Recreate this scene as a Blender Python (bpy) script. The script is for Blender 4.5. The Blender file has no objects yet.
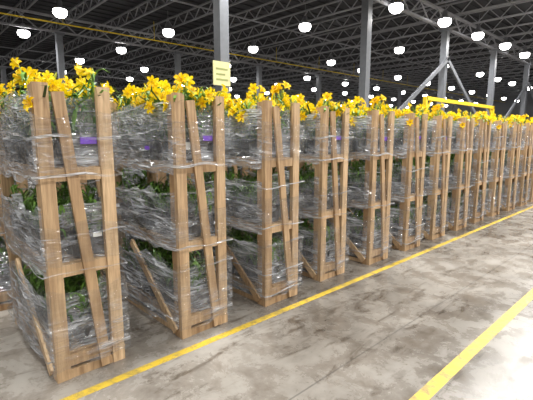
import bpy, math, random
from mathutils import Vector, Matrix, noise
random.seed(7)
scene = bpy.context.scene
scene.view_settings.view_transform='Standard'
col = scene.collection

# ------------------------------------------------------------------ helpers
class MB:
    def __init__(s): s.v=[]; s.f=[]; s.m=[]; s.t=[]
    def quad(s, pts, mi=0, tone=0.5):
        b=len(s.v); s.v.extend([tuple(p) for p in pts]); s.f.append(tuple(range(b,b+len(pts)))); s.m.append(mi); s.t.append(tone)
    def box(s, a, b, mi=0, tone=None):
        if tone is None: tone=random.random()
        x0,y0,z0=a; x1,y1,z1=b; k=len(s.v)
        s.v += [(x0,y0,z0),(x1,y0,z0),(x1,y1,z0),(x0,y1,z0),(x0,y0,z1),(x1,y0,z1),(x1,y1,z1),(x0,y1,z1)]
        for f in [(0,3,2,1),(4,5,6,7),(0,1,5,4),(1,2,6,5),(2,3,7,6),(3,0,4,7)]:
            s.f.append(tuple(k+i for i in f)); s.m.append(mi); s.t.append(tone)
    def beam(s, p, q, w, h, side=(0,0,1), mi=0, tone=None):
        if tone is None: tone=random.random()
        p=Vector(p); q=Vector(q); d=(q-p).normalized(); sd=Vector(side)
        u=d.cross(sd)
        if u.length<1e-4: u=d.cross(Vector((0,1,0)))
        u.normalize(); n=u.cross(d).normalized(); u=u*w/2; n=n*h/2; k=len(s.v)
        for c in (p,q):
            for a,b in ((-1,-1),(1,-1),(1,1),(-1,1)): s.v.append(tuple(c+u*a+n*b))
        for f in [(0,1,2,3),(7,6,5,4),(0,4,5,1),(1,5,6,2),(2,6,7,3),(3,7,4,0)]:
            s.f.append(tuple(k+i for i in f)); s.m.append(mi); s.t.append(tone)
    def lathe(s, c, prof, n=12, mi=0, tone=0.5):
        k=len(s.v); cx,cy,cz=c
        for r,z in prof:
            for i in range(n):
                a=2*math.pi*i/n; s.v.append((cx+r*math.cos(a),cy+r*math.sin(a),cz+z))
        for j in range(len(prof)-1):
            for i in range(n):
                s.f.append((k+j*n+i,k+j*n+(i+1)%n,k+(j+1)*n+(i+1)%n,k+(j+1)*n+i)); s.m.append(mi); s.t.append(tone)
    def mesh(s, name, mats, smooth=False):
        me=bpy.data.meshes.new(name); me.from_pydata(s.v,[],s.f)
        for m in mats: me.materials.append(m)
        me.polygons.foreach_set("material_index", s.m)
        if smooth: me.polygons.foreach_set("use_smooth",[True]*len(s.f))
        at=me.attributes.new("tone",'FLOAT','FACE'); at.data.foreach_set("value", s.t)
        me.update(); return me

def obj(name, me, loc=(0,0,0), parent=None):
    o=bpy.data.objects.new(name, me); col.objects.link(o); o.location=loc
    if parent: o.parent=parent
    return o

def mat(name):
    m=bpy.data.materials.new(name); m.use_nodes=True
    nt=m.node_tree; return m, nt, nt.nodes["Principled BSDF"]
def N(nt,t,**k):
    n=nt.nodes.new(t)
    for a,b in k.items(): setattr(n,a,b)
    return n
def simple(name, c, rough=.6, metal=0, emit=None, es=0):
    m,nt,b=mat(name); b.inputs["Base Color"].default_value=(*c,1); b.inputs["Roughness"].default_value=rough
    b.inputs["Metallic"].default_value=metal
    n=N(nt,"ShaderNodeTexNoise"); n.inputs["Scale"].default_value=6; n.inputs["Detail"].default_value=5
    tc=N(nt,"ShaderNodeTexCoord"); nt.links.new(tc.outputs["Object"],n.inputs["Vector"])
    mx=N(nt,"ShaderNodeMix",data_type='RGBA'); mx.inputs[6].default_value=(*[x*.75 for x in c],1); mx.inputs[7].default_value=(*[min(1,x*1.2) for x in c],1)
    nt.links.new(n.outputs["Fac"],mx.inputs[0]); nt.links.new(mx.outputs[2],b.inputs["Base Color"])
    if emit: b.inputs["Emission Color"].default_value=(*emit,1); b.inputs["Emission Strength"].default_value=es
    return m
def ramp(nt, src, p0, c0, p1, c1):
    r=N(nt,"ShaderNodeValToRGB"); r.color_ramp.elements[0].position=p0; r.color_ramp.elements[0].color=c0
    r.color_ramp.elements[1].position=p1; r.color_ramp.elements[1].color=c1
    nt.links.new(src,r.inputs[0]); return r
def mapn(nt, scale, rot=(0,0,0)):
    tc=N(nt,"ShaderNodeTexCoord"); mp=N(nt,"ShaderNodeMapping"); mp.inputs["Scale"].default_value=scale; mp.inputs["Rotation"].default_value=rot
    nt.links.new(tc.outputs["Object"],mp.inputs["Vector"]); return mp
def noi(nt, vec, scale=1, detail=5, rough=.6, dist=0):
    n=N(nt,"ShaderNodeTexNoise"); n.inputs["Scale"].default_value=scale; n.inputs["Detail"].default_value=detail
    n.inputs["Roughness"].default_value=rough; n.inputs["Distortion"].default_value=dist
    nt.links.new(vec,n.inputs["Vector"]); return n
def math_(nt,op,a,b=None,v=None):
    n=N(nt,"ShaderNodeMath",operation=op); nt.links.new(a,n.inputs[0])
    if b is not None: nt.links.new(b,n.inputs[1])
    elif v is not None: n.inputs[1].default_value=v
    return n

# ------------------------------------------------------------------ materials
def wood_mat():
    m,nt,b=mat("pine_wood")
    at=N(nt,"ShaderNodeAttribute",attribute_name="tone")
    r=ramp(nt,at.outputs["Fac"],0,(.41,.265,.14,1),1,(.70,.51,.31,1))
    mp=mapn(nt,(30,30,2.2)); n=noi(nt,mp.outputs[0],1.2,6,.65,.6)
    r2=ramp(nt,n.outputs["Fac"],.3,(.52,.43,.36,1),.62,(1.05,1.03,1.0,1))
    mx=N(nt,"ShaderNodeMix",data_type='RGBA',blend_type='MULTIPLY'); mx.inputs[0].default_value=1
    nt.links.new(r.outputs[0],mx.inputs[6]); nt.links.new(r2.outputs[0],mx.inputs[7])
    nt.links.new(mx.outputs[2],b.inputs["Base Color"]); b.inputs["Roughness"].default_value=.6
    return m
WOOD=wood_mat()

def film_mat(name, haze, streak, rot, lowcut, cap=.9):
    m,nt,b=mat(name); L=nt.links
    b.inputs["Base Color"].default_value=(.86,.88,.92,1); b.inputs["Roughness"].default_value=.16
    b.inputs["Specular IOR Level"].default_value=1.0
    def ridge(scale,rt,sharp,pw):
        mp=mapn(nt,scale,rt); n=noi(nt,mp.outputs[0],1,2,.5,.7)
        s=math_(nt,'SUBTRACT',n.outputs["Fac"],v=.5); a=math_(nt,'ABSOLUTE',s.outputs[0])
        k=math_(nt,'MULTIPLY',a.outputs[0],v=sharp); i=N(nt,"ShaderNodeMath",operation='SUBTRACT',use_clamp=True); i.inputs[0].default_value=1; L.new(k.outputs[0],i.inputs[1])
        return math_(nt,'POWER',i.outputs[0],v=pw)
    r1=ridge((1.2,1.2,12),rot,16,2.5); r2=ridge((1.6,1.6,9),(rot[0]+.6,rot[1]+.5,0),22,2.5); r3=ridge((1.8,1.8,17),(rot[0]-.3,rot[1]-.35,0),18,2.5)
    mp2=mapn(nt,(2.6,2.6,2.6)); patch=noi(nt,mp2.outputs[0],1,3,.5,.4)
    pr=N(nt,"ShaderNodeMapRange"); pr.inputs["From Min"].default_value=lowcut; pr.inputs["From Max"].default_value=lowcut+.25; L.new(patch.outputs["Fac"],pr.inputs["Value"])
    s1=math_(nt,'ADD',r1.outputs[0],r2.outputs[0]); s2=math_(nt,'ADD',s1.outputs[0],r3.outputs[0])
    sm=math_(nt,'MULTIPLY',s2.outputs[0],v=streak); smp=math_(nt,'MULTIPLY',sm.outputs[0],pr.outputs[0])
    hz=math_(nt,'MULTIPLY',pr.outputs[0],v=haze)
    lw=N(nt,"ShaderNodeLayerWeight"); lw.inputs[0].default_value=.25
    g=math_(nt,'MULTIPLY',lw.outputs["Facing"],v=haze*.9)
    t=math_(nt,'ADD',smp.outputs[0],hz.outputs[0]); t2=N(nt,"ShaderNodeMath",operation='ADD',use_clamp=True); L.new(t.outputs[0],t2.inputs[0]); L.new(g.outputs[0],t2.inputs[1])
    t3=math_(nt,'MINIMUM',t2.outputs[0],v=cap)
    bp=N(nt,"ShaderNodeBump"); bp.inputs["Strength"].default_value=.8; bp.inputs["Distance"].default_value=.02
    L.new(s2.outputs[0],bp.inputs["Height"]); L.new(bp.outputs[0],b.inputs["Normal"])
    tr=N(nt,"ShaderNodeBsdfTransparent"); tr.inputs[0].default_value=(.94,.95,.96,1)
    ms=N(nt,"ShaderNodeMixShader"); out=nt.nodes["Material Output"]
    L.new(t3.outputs[0],ms.inputs[0]); L.new(tr.outputs[0],ms.inputs[1]); L.new(b.outputs[0],ms.inputs[2])
    gl=N(nt,"ShaderNodeBsdfGlossy"); gl.inputs["Roughness"].default_value=.12; L.new(bp.outputs[0],gl.inputs["Normal"])
    ms2=N(nt,"ShaderNodeMixShader"); ms2.inputs[0].default_value=.08
    L.new(ms.outputs[0],ms2.inputs[1]); L.new(gl.outputs[0],ms2.inputs[2])
    L.new(ms2.outputs[0],out.inputs[0]); return m
FILM=film_mat("stretch_wrap_film",.21,.50,(0.1,0.1,0),.30)
FILM2=film_mat("stretch_wrap_film_thin",.03,.42,(0.5,.35,0),.46,.7)
FILM3=film_mat("stretch_wrap_bunched",.45,.5,(0.0,0.0,0),.36,.8)

def leaf_mat():
    m,nt,b=mat("lily_leaf")
    at=N(nt,"ShaderNodeAttribute",attribute_name="tone")
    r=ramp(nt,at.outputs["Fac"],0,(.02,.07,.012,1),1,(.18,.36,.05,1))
    nt.links.new(r.outputs[0],b.inputs["Base Color"]); b.inputs["Roughness"].default_value=.4
    return m
LEAF=leaf_mat()
def petal_mat():
    m,nt,b=mat("yellow_petal")
    at=N(nt,"ShaderNodeAttribute",attribute_name="tone")
    r=ramp(nt,at.outputs["Fac"],0,(.86,.55,.0,1),1,(1.0,.82,.01,1))
    nt.links.new(r.outputs[0],b.inputs["Base Color"]); b.inputs["Roughness"].default_value=.5
    tl=N(nt,"ShaderNodeBsdfTranslucent"); nt.links.new(r.outputs[0],tl.inputs[0])
    ms=N(nt,"ShaderNodeMixShader"); ms.inputs[0].default_value=.35
    nt.links.new(b.outputs[0],ms.inputs[1]); nt.links.new(tl.outputs[0],ms.inputs[2])
    nt.links.new(ms.outputs[0],nt.nodes["Material Output"].inputs[0]); return m
PETAL=petal_mat()
STAMEN=simple("orange_stamen",(.6,.3,.02))
BUD=simple("green_bud",(.40,.45,.06))
POT=simple("black_pot_plastic",(.018,.018,.02),.35)
SOIL=simple("potting_soil",(.05,.03,.02),.9)
TAGP=simple("purple_label",(.20,.08,.55),.5)
TAGW=simple("white_label",(.8,.8,.75),.5)
STEEL=simple("column_grey_paint",(.20,.21,.23),.5)
JOIST=simple("joist_grey_paint",(.32,.32,.34),.5)
DECK=simple("roof_deck_dark",(.035,.035,.04),.7)
YEL=simple("safety_yellow_paint",(.85,.60,.02),.45)
SIGN=simple("sign_pale_yellow",(.80,.76,.38),.5)
SIGNK=simple("sign_print",(.35,.38,.12),.5)
WALLM=simple("wall_panel_paint",(.20,.20,.21),.7)
LAMPH=simple("lamp_housing",(.3,.3,.32),.4,.6)
LAMPE=simple("lamp_lens",(1,1,1),.4,0,(1,.98,.95),16)

def floor_mat():
    m,nt,b=mat("polished_concrete")
    tc=N(nt,"ShaderNodeTexCoord")
    big=noi(nt,tc.outputs["Object"],.55,6,.6,.6)
    r1=ramp(nt,big.outputs["Fac"],.36,(.12,.105,.088,1),.62,(.31,.288,.258,1))
    mid=noi(nt,tc.outputs["Object"],3.5,9,.72,.3)
    r2=ramp(nt,mid.outputs["Fac"],.36,(.64,.60,.56,1),.58,(1.05,1.05,1.04,1))
    mx=N(nt,"ShaderNodeMix",data_type='RGBA',blend_type='MULTIPLY'); mx.inputs[0].default_value=1
    nt.links.new(r1.outputs[0],mx.inputs[6]); nt.links.new(r2.outputs[0],mx.inputs[7])
    mp=mapn(nt,(3.2,.7,1),(0,0,.12)); st=noi(nt,mp.outputs[0],1.6,9,.72,1.4)
    r3=ramp(nt,st.outputs["Fac"],.37,(.36,.31,.26,1),.46,(1,1,1,1))
    mx2=N(nt,"ShaderNodeMix",data_type='RGBA',blend_type='MULTIPLY'); mx2.inputs[0].default_value=.85
    nt.links.new(mx.outputs[2],mx2.inputs[6]); nt.links.new(r3.outputs[0],mx2.inputs[7])
    mp5=mapn(nt,(1,1,1),(0,0,1.1)); sp=noi(nt,mp5.outputs[0],6,7,.7,2.2); r4=ramp(nt,sp.outputs["Fac"],.31,(.38,.33,.29,1),.38,(1,1,1,1))
    mx4=N(nt,"ShaderNodeMix",data_type='RGBA',blend_type='MULTIPLY'); mx4.inputs[0].default_value=.85
    nt.links.new(mx2.outputs[2],mx4.inputs[6]); nt.links.new(r4.outputs[0],mx4.inputs[7])
    sx=N(nt,"ShaderNodeSeparateXYZ"); nt.links.new(tc.outputs["Object"],sx.inputs[0])
    def joint(out,off,per):
        a=N(nt,"ShaderNodeMath",operation='ADD'); a.inputs[1].default_value=off+500*per; nt.links.new(out,a.inputs[0])
        md=N(nt,"ShaderNodeMath",operation='MODULO'); md.inputs[1].default_value=per; nt.links.new(a.outputs[0],md.inputs[0])
        lt=N(nt,"ShaderNodeMath",operation='LESS_THAN'); lt.inputs[1].default_value=.012; nt.links.new(md.outputs[0],lt.inputs[0]); return lt
    j1=joint(sx.outputs[0],1.55,3.8); j2=joint(sx.outputs[1],-3.9,3.8)
    mxm=N(nt,"ShaderNodeMath",operation='MAXIMUM'); nt.links.new(j1.outputs[0],mxm.inputs[0]); nt.links.new(j2.outputs[0],mxm.inputs[1])
    ml=N(nt,"ShaderNodeMath",operation='MULTIPLY'); ml.inputs[1].default_value=.55; nt.links.new(mxm.outputs[0],ml.inputs[0])
    mx3=N(nt,"ShaderNodeMix",data_type='RGBA'); mx3.inputs[7].default_value=(.05,.045,.04,1)
    nt.links.new(ml.outputs[0],mx3.inputs[0]); nt.links.new(mx4.outputs[2],mx3.inputs[6])
    nt.links.new(mx3.outputs[2],b.inputs["Base Color"])
    rr=N(nt,"ShaderNodeMapRange"); rr.inputs["From Min"].default_value=.35; rr.inputs["From Max"].default_value=.65
    rr.inputs["To Min"].default_value=.17; rr.inputs["To Max"].default_value=.38
    nt.links.new(mid.outputs["Fac"],rr.inputs["Value"]); nt.links.new(rr.outputs[0],b.inputs["Roughness"])
    bp=N(nt,"ShaderNodeBump"); bp.inputs["Strength"].default_value=.05; bp.inputs["Distance"].default_value=.01
    nt.links.new(mid.outputs["Fac"],bp.inputs["Height"]); nt.links.new(bp.outputs[0],b.inputs["Normal"])
    return m
FLOOR=floor_mat()
def line_mat():
    m,nt,b=mat("worn_yellow_line_paint")
    tc=N(nt,"ShaderNodeTexCoord"); n=noi(nt,tc.outputs["Object"],9,9,.8,.5)
    r=ramp(nt,n.outputs["Fac"],.38,(.24,.18,.08,1),.52,(.62,.43,.04,1))
    nt.links.new(r.outputs[0],b.inputs["Base Color"]); b.inputs["Roughness"].default_value=.4; return m
LINE=line_mat()

# ------------------------------------------------------------------ room shell
X0,X1,Y0,Y1,H=-75,14,-14,75,9.0
def slab(name,a,b,m):
    q=MB(); q.box(a,b); return obj(name,q.mesh(name,[m]))
slab("floor",(X0,Y0,-.2),(X1,Y1,0),FLOOR)
slab("wall_left",(X0-.2,Y0,0),(X0,Y1,H),WALLM)
slab("wall_right",(X1,Y0,0),(X1+.2,Y1,H),WALLM)
slab("wall_back",(X0,Y1,0),(X1,Y1+.2,H),WALLM)
slab("wall_front",(X0,Y0-.2,0),(X1,Y0,H),WALLM)
q=MB(); x=X0
while x<X1:   # ribbed deck
    q.box((x,Y0,H),(x+.5,Y1,H+.1)); q.box((x+.5,Y0,H+.06),(x+.8,Y1,H+.1)); x+=.8
obj("ceiling",q.mesh("ceiling",[DECK]))
for nm,xc,w in (("floor_marking_line",-2.475,.066),("floor_marking_line",-1.0,.085)):
    q=MB(); q.box((xc-w/2,-6,0),(xc+w/2,60,.0015)); obj(nm,q.mesh(nm,[LINE]))

# joists (along X)
q=MB(); a0,a1=X0+.5,X1-.5
q.beam((a0,0,8.85),(a1,0,8.85),.10,.07); q.beam((a0,0,8.25),(a1,0,8.25),.10,.07)
x=a0; up=True
while x<a1-.6:
    q.beam((x,0,8.25 if up else 8.85),(x+.6,0,8.85 if up else 8.25),.045,.045); x+=.6; up=not up
jm=q.mesh("roof_joist",[JOIST]); y=1.0
while y<Y1: obj("roof_joist",jm,(0,y,0)); y+=2.5
q=MB()
q.beam((0,Y0+.5,8.15),(0,Y1-.5,8.15),.2,.09); q.beam((0,Y0+.5,7.35),(0,Y1-.5,7.35),.2,.09)
y=Y0+.5; up=True
while y<Y1-1.5:
    q.beam((0,y,7.35 if up else 8.15),(0,y+1,8.15 if up else 7.35),.06,.06); y+=1; up=not up
gm=q.mesh("roof_girder",[JOIST])
for xx in (5,-10,-25,-40,-55): obj("roof_girder",gm,(xx,0,0))

# columns H-section
q=MB(); s=.16
q.box((-s,-s,0),(s,-s+.03,7.3)); q.box((-s,s-.03,0),(s,s,7.3)); q.box((-.02,-s+.03,0),(.02,s-.03,7.3))
q.box((-s,-s+.03,.0),(-s+.02,s-.03,7.3)); q.box((s-.02,-s+.03,.0),(s,s-.03,7.3))
q.box((-.28,-.28,0),(.28,.28,.03)); q.box((-.25,-.25,7.2),(.25,.25,7.3))
cm=q.mesh("warehouse_column",[STEEL])
for xx in (-10,-25,-40,-55):
    for k in range(0,10): obj("warehouse_column",cm,(xx,7.5*k,0))
for k in range(0,8): obj("warehouse_column",cm,(5,7.5*k,0))
q=MB()
for (a,b) in (((22.6,5.8),(15.2,1.3)),((22.4,5.8),(29.9,1.3)),((37.4,5.8),(30.1,1.3)),((37.6,5.8),(45,1.3))):
    q.beam((-9.8,a[0],a[1]),(-9.8,b[0],b[1]),.1,.2)
obj("column_cross_brace",q.mesh("column_cross_brace",[STEEL]))
q=MB(); q.box((-9.83,7.04,3.1),(-9.80,7.66,3.78),0)
for i in range(3): q.box((-9.80,7.14,3.24+.15*i),(-9.795,7.56-.1*(i%2),3.29+.15*i),1)
obj("column_sign",q.mesh("column_sign",[SIGN,SIGNK]))
q=MB(); q.beam((-22.5,Y0+.5,7.2),(-22.5,Y1-.5,7.2),.06,.06); y=Y0+1
while y<Y1: q.beam((-22.5,y,7.2),(-22.5,y,8.25),.02,.02,side=(1,0,0)); y+=5
obj("gas_pipe",q.mesh("gas_pipe",[YEL]))
q=MB(); xx=-6.2; yb=19.0
q.beam((xx,12.8,2.84),(xx,yb+.06,2.84),.11,.12)
for yy in (12.8,yb):
    q.beam((xx,yy,0),(xx,yy,2.89),.11,.11,side=(1,0,0)); q.box((xx-.25,yy-.25,0),(xx+.25,yy+.25,.03))
    q.beam((xx,yy,2.4),(xx,yy+(.45 if yy<15 else -.45),2.82),.06,.06,side=(1,0,0))
obj("yellow_gantry_frame",q.mesh("yellow_gantry_frame",[YEL]))
for xx in (-17.5,-34.5):
    q=MB(); q.beam((0,Y0+.5,7.9),(0,Y1-.5,7.9),.06,.06); obj("sprinkler_pipe",q.mesh("sprinkler_pipe",[JOIST]),(xx,0,0))

# lamps
q=MB()
q.lathe((0,0,0),[(0.001,.42),(.09,.42),(.11,.36),(.11,.2),(.16,.16),(.29,.0),(.27,.0),(.26,.02)],20,0)
q.lathe((0,0,0),[(.28,.02),(.30,-.07),(.28,-.18),(.19,-.28),(.001,-.32)],20,1)
q.beam((0,0,.42),(0,0,1.0),.015,.015,side=(1,0,0),mi=0)
lm=q.mesh("high_bay_light",[LAMPH,LAMPE],True)
near=[(-20.2,6.2),(-25.5,5.9),(-31.6,10.8),(-31.9,16),(-14.3,16),(-9.6,16.6),(-9.1,20.3),(-13.8,24.5),(-19.5,24.8),(-9,24.3),(-8.8,28.2),
      (-8.8,32.2),(-14,32),(-26,20),(-9,8),(-9,0),(-15,6)]
for xx in (-3.2,2.4,8): 
    for yy in (-8,-4,0,4,8,12,16,20,26,32): near.append((xx,yy))
far=[]
for xx in (-20,-26,-31.5,-38,-44,-50,-57,-64):
    for yy in range(4,73,6):
        yy=yy+(int(xx)%3)*1.5
        if all((xx-a)**2+(yy-b)**2>20 for a,b in near): far.append((xx,yy))
for yy in (37,41.5,46,52,58,64): far += [(-9,yy),(-14,yy+2)]
for i,(xx,yy) in enumerate(near+far):
    o=obj("high_bay_light",lm,(xx,yy,7.2))
    if i<len(near):
        L=bpy.data.lights.new("lamp_emitter",'AREA'); L.shape='DISK'; L.size=.4
        L.energy=(290 if xx>-5 else 160)*(.5 if yy<0 else (.8 if yy<5 else 1))
        L.color=(1,.985,.96)
        lo=bpy.data.objects.new("lamp_emitter",L); col.objects.link(lo); lo.parent=o; lo.location=(0,0,-.33)

# ------------------------------------------------------------------ rack pieces
W,D,HT=.455,1.2,1.92
SH=(.17,.79,1.41)   # deck tops
def frame_mesh(seed):
    random.seed(seed); q=MB()
    pw,pt=.085,.04
    for y0 in (0,W-pw):
        q.box((-pt,y0,0),(0,y0+pw,HT)); q.box((-D,y0,0),(-D+pt,y0+pw,HT))
    for y0 in (0,W-.02):
        q.box((-pt-.07,y0,0),(-pt-.001,y0+.02,HT-.01)); 
    for z in SH:
        q.box((-pt+.001,pw+.001,z-.085),(-.006,W-pw-.001,z-.005)); q.box((-D+.004,pw+.001,z-.085),(-D+pt,W-pw-.001,z-.005))
        for y0 in (.022,W-.044): q.box((-D+pt+.001,y0,z-.085),(-pt-.001,y0+.022,z-.016))
        x=-D+.06
        while x<-.12:
            q.box((x,.022,z-.015),(x+.09,W-.022,z)); x+=.125
    q.box((-pt+.001,pw+.001,.0),(-.006,W-pw-.001,.06)); q.box((-D,pw+.001,0),(-D+pt,W-pw-.001,.06))
    for y0 in (.022,W-.044): q.box((-D+pt+.001,y0,0.0),(-pt-.001,y0+.022,.045))
    a=random.uniform(-.015,.02); b=random.uniform(-.02,.03)
    q.beam((.013,.115+a,1.87),(.013,.335+b,.02),.07,.024,side=(1,0,0))
    q.beam((-.80,-.014,.66),(-.07,-.014,.05),.065,.022,side=(0,1,0))
    q.beam((-.07,W+.014,.05),(-.85,W+.014,.70),.065,.022,side=(0,1,0))
    me=q.mesh("rack_frame",[WOOD]); return me

def film_loop(q,z0,z1,seed,xf,ins,amp,mi,M=12,rag=1,tilt=0):
    ya,yb=-ins,W+ins; xa,xb=xf,-D-ins
    cs=[(xa,ya),(xa,yb),(xb,yb),(xb,ya)]
    per=[]
    for i in range(4):
        p=Vector(cs[i]); p2=Vector(cs[(i+1)%4]); n=max(10,int((p2-p).length/.04))
        nn=Vector(((p2-p).y,-(p2-p).x)).normalized()
        for k in range(n): per.append((p.lerp(p2,k/n),nn,math.sin(math.pi*k/n)))
    base=len(q.v); P=len(per)
    for j in range(M+1):
        t=j/M
        for i,(p,nn,s) in enumerate(per):
            a=noise.noise(Vector((p.x*5+seed*3,p.y*5,seed)))
            zz=z0+(z1-z0)*t+ ((a*.10 if j==M else 0)-(abs(a)*.06 if j==0 else 0))*rag+tilt*(p.x+.6)+(1-rag)*a*.03
            d=noise.noise(Vector((p.x*1.5+seed,p.y*2,zz*9+p.x*4)))*amp
            if xf<0 and nn.x>.5: pp=p-nn*abs(d)*s
            else: pp=p+nn*abs(d)*s*1.1
            q.v.append((pp.x,pp.y,zz))
    for j in range(M):
        for i in range(P):
            a=base+j*P+i; b=base+j*P+(i+1)%P
            q.f.append((a,b,b+P,a+P)); q.m.append(mi); q.t.append(.5)
def film_mesh(seed):
    q=MB(); random.seed(int(seed*10))
    film_loop(q,1.33,1.84,seed,-.045,.006,.06,0)
    film_loop(q,.72,1.16,seed+1,-.045,.006,.06,0)
    film_loop(q,.08,.58,seed+2,-.045,.006,.06,0)
    film_loop(q,.10,.62,seed+3,.03,.034,.03,1)
    film_loop(q,.80,1.05,seed+5,.03,.034,.03,1)
    film_loop(q,1.40,1.74,seed+4,.03,.03,.03,1)
    # bunched-up edges of the wrap
    for z in (1.82,1.62,1.36,1.13,.95,.76,.56,.34,.14):
        film_loop(q,z,z+random.uniform(.008,.022),seed+z,.036 if random.random()<.4 else -.046,.042,.02,2,2,0,random.uniform(-.06,.06))
    return q.mesh("stretch_wrap",[FILM,FILM2,FILM3],True)

def blade(q,base,dirh,L,lean,w,tone,zmax,clampf):
    n=4; side=Vector((-dirh.y,dirh.x,0)); prev=None
    for k in range(n+1):
        t=k/n; ang=lean+t*t*1.1*(.4+lean)
        p=base+dirh*(L*t*math.sin(min(ang,2.2)))+Vector((0,0,L*t*math.cos(min(ang,1.9))))
        if p.z>zmax: p.z=zmax-random.random()*.03
        ww=w*(math.sin(math.pi*min(1,.12+.88*t))**.7 if t<1 else .03)
        a=p-side*ww/2; b=p+side*ww/2; a=clampf(a); b=clampf(b)
        if prev: q.quad([prev[0],prev[1],b,a],0,tone)
        prev=(a,b)
def flower(q,c,d,s,tone):
    d=d.normalized(); u=d.orthogonal().normalized(); v=d.cross(u)
    a0=random.random()*6.28
    prof=[(.006,0,.008),(.020,.030,.028),(.042,.050,.044),(.064,.054,.036),(.080,.044,.004)]
    for k in range(6):
        a=a0+k*math.pi/3+random.uniform(-.1,.1); sc=s*(1 if k%2 else .93)
        rd=u*math.cos(a)+v*math.sin(a); sd=d.cross(rd); prev=None; tt=min(1,max(0,tone+random.uniform(-.25,.25)))
        for r,h,w in prof:
            p=c+(rd*r+d*h)*sc; ed=d*(.006*sc)
            row=(p-sd*w*sc/2+ed,p-ed*.5,p+sd*w*sc/2+ed)
            if prev:
                q.quad([prev[0],prev[1],row[1],row[0]],0,tt); q.quad([prev[1],prev[2],row[2],row[1]],0,tt)
            prev=row
    for k in range(3):
        a=a0+k*2.1; rd=u*math.cos(a)+v*math.sin(a)
        q.beam(c,c+(d*.055+rd*.015)*s,.003*s,.003*s,mi=1)
        q.beam(c+(d*.055+rd*.010)*s,c+(d*.058+rd*.022)*s,.007*s,.007*s,mi=1)
def bud(q,c,d,s):
    d=d.normalized(); u=d.orthogonal().normalized(); v=d.cross(u); n=5; k0=len(q.v)
    pr=[(.003,0),(.011,.02),(.012,.045),(.007,.07),(.001,.085)]
    for r,h in pr:
        for i in range(n):
            a=6.283*i/n; q.v.append(tuple(c+(u*math.cos(a)*r+v*math.sin(a)*r+d*h)*s))
    for j in range(4):
        for i in range(n):
            q.f.append((k0+j*n+i,k0+j*n+(i+1)%n,k0+(j+1)*n+(i+1)%n,k0+(j+1)*n+i)); q.m.append(2); q.t.append(.5)

def plants(seed):
    random.seed(seed); lf=MB(); fl=MB(); pt=MB()
    for si,z in enumerate(SH):
        top=si==2
        zmax=z+.50 if not top else 9
        def cl(p,top=top,z=z):
            m=.0 if p.z<z+.45 or not top else .17
            return Vector((min(max(p.x,-D+.045-m),-.052+m),min(max(p.y,.026-m),W-.026+m),max(p.z,z+.02)))
        for i in range(9):
            for j in range(3):
                px=-.115-i*.1235; py=.085+j*.1425
                pt.lathe((px,py,z+.002),[(.001,0),(.042,0),(.057,.155),(.061,.155),(.061,.172),(.055,.172),(.054,.15),(.001,.148)],10,0)
                pt.m[-10:]=[1]*10
                base=Vector((px,py,z+.15))
                h=random.uniform(.25,.46) if top else random.uniform(.20,.33)
                ns=2 if top else 1
                for s_ in range(ns):
                    a=random.random()*6.28
                    tip=base+Vector((math.cos(a)*.08,math.sin(a)*.08,h*random.uniform(.85,1.05)))
                    lf.beam(base,tip,.007,.007,side=(1,0,0),tone=.5)
                    nl=14
                    for k in range(nl):
                        t=.2+.8*k/nl; b=base.lerp(tip,t); aa=k*2.4+a
                        blade(lf,b,Vector((math.cos(aa),math.sin(aa),0)),random.uniform(.10,.18),random.uniform(.4,1.0),random.uniform(.016,.028),
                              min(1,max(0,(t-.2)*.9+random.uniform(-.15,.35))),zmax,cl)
                    if top:
                        for f in range(random.choice((0,1,2,2,3,5))):
                            fa=random.random()*6.28; d=Vector((math.cos(fa),math.sin(fa),random.uniform(-.2,.9)))
                            c=tip+Vector((math.cos(fa)*.05,math.sin(fa)*.05,random.uniform(-.08,.07)))
                            lf.beam(tip-Vector((0,0,.05)),c,.005,.005,side=(.3,.9,0),tone=.6)
                            flower(fl,c,d,random.uniform(.5,.85),random.random())
                        if random.random()<.5:
                            fa=random.random()*6.28; bud(fl,tip,Vector((math.cos(fa)*.5,math.sin(fa)*.5,1)),random.uniform(.7,1))
                for k in range(7):
                    aa=random.random()*6.28
                    blade(lf,base,Vector((math.cos(aa),math.sin(aa),0)),random.uniform(.2,.34) if not top else random.uniform(.38,.60),random.uniform(.1,.45),random.uniform(.014,.026),random.uniform(0,.9),zmax,cl)
    return lf.mesh("lily_foliage",[LEAF]), fl.mesh("lily_blooms",[PETAL,STAMEN,BUD],True), pt.mesh("plant_pots",[POT,SOIL],True)

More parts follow.
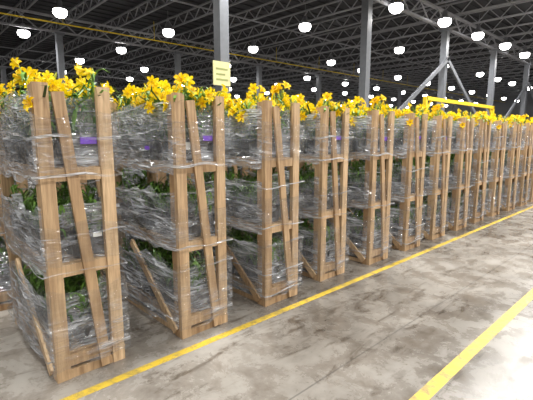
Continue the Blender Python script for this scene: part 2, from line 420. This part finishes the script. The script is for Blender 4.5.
frames=[frame_mesh(11+i) for i in range(3)]
films=[film_mesh(3.3+7*i) for i in range(3)]
pls=[plants(50+i) for i in range(3)]
tg=MB()
tg.box((-.040,.26,1.555),(-.037,.365,1.60),0); tg.box((-.040,.30,.93),(-.037,.36,.955),1)
tags=tg.mesh("label_tags",[TAGP,TAGW])
tg=MB()
tg.box((-.040,.27,1.57),(-.037,.36,1.61),0); tg.box((-.040,.10,1.50),(-.037,.15,1.56),1); tg.box((-.40,-.045,1.50),(-.33,-.042,1.53),0)
tags2=tg.mesh("label_tags",[TAGP,TAGW])

def rack(i,x,y,rz=0,tag=True):
    e=bpy.data.objects.new("lily_plant_rack",None); col.objects.link(e); e.empty_display_size=.2
    e.location=(x,y,0); e.rotation_euler=(0,0,rz)
    v=i%3; w=(i*2+1)%3
    obj("rack_frame",frames[v],parent=e); obj("stretch_wrap",films[w],parent=e)
    a,b,c=pls[(i+i//3)%3]
    obj("lily_foliage",a,parent=e); obj("lily_blooms",b,parent=e); obj("plant_pots",c,parent=e)
    if tag and i%5!=2: obj("label_tags",tags if i%2==0 else tags2,parent=e)
random.seed(5)
for i in range(22):
    rack(i,-2.70+random.uniform(-.02,.03)+(.04 if i in(1,2) else 0),.64+.905*i,random.uniform(-.012,.012))
for i in range(22):
    rack(i+1,-4.25,.45+.905*i,0,False)

# ------------------------------------------------------------------ world + camera
w=bpy.data.worlds.new("World"); scene.world=w; w.use_nodes=True
w.node_tree.nodes["Background"].inputs[0].default_value=(.5,.55,.6,1); w.node_tree.nodes["Background"].inputs[1].default_value=.3
cam=bpy.data.cameras.new("Camera"); co=bpy.data.objects.new("Camera",cam); col.objects.link(co); scene.camera=co
cam.sensor_width=36; cam.lens=400/533*36; cam.clip_end=300
ya=math.radians(47); p=math.radians(8.95)
Fv=Vector((-math.sin(ya)*math.cos(p),math.cos(ya)*math.cos(p),-math.sin(p)))
co.location=(0,0,1.6); co.rotation_euler=Fv.to_track_quat('-Z','Y').to_euler()
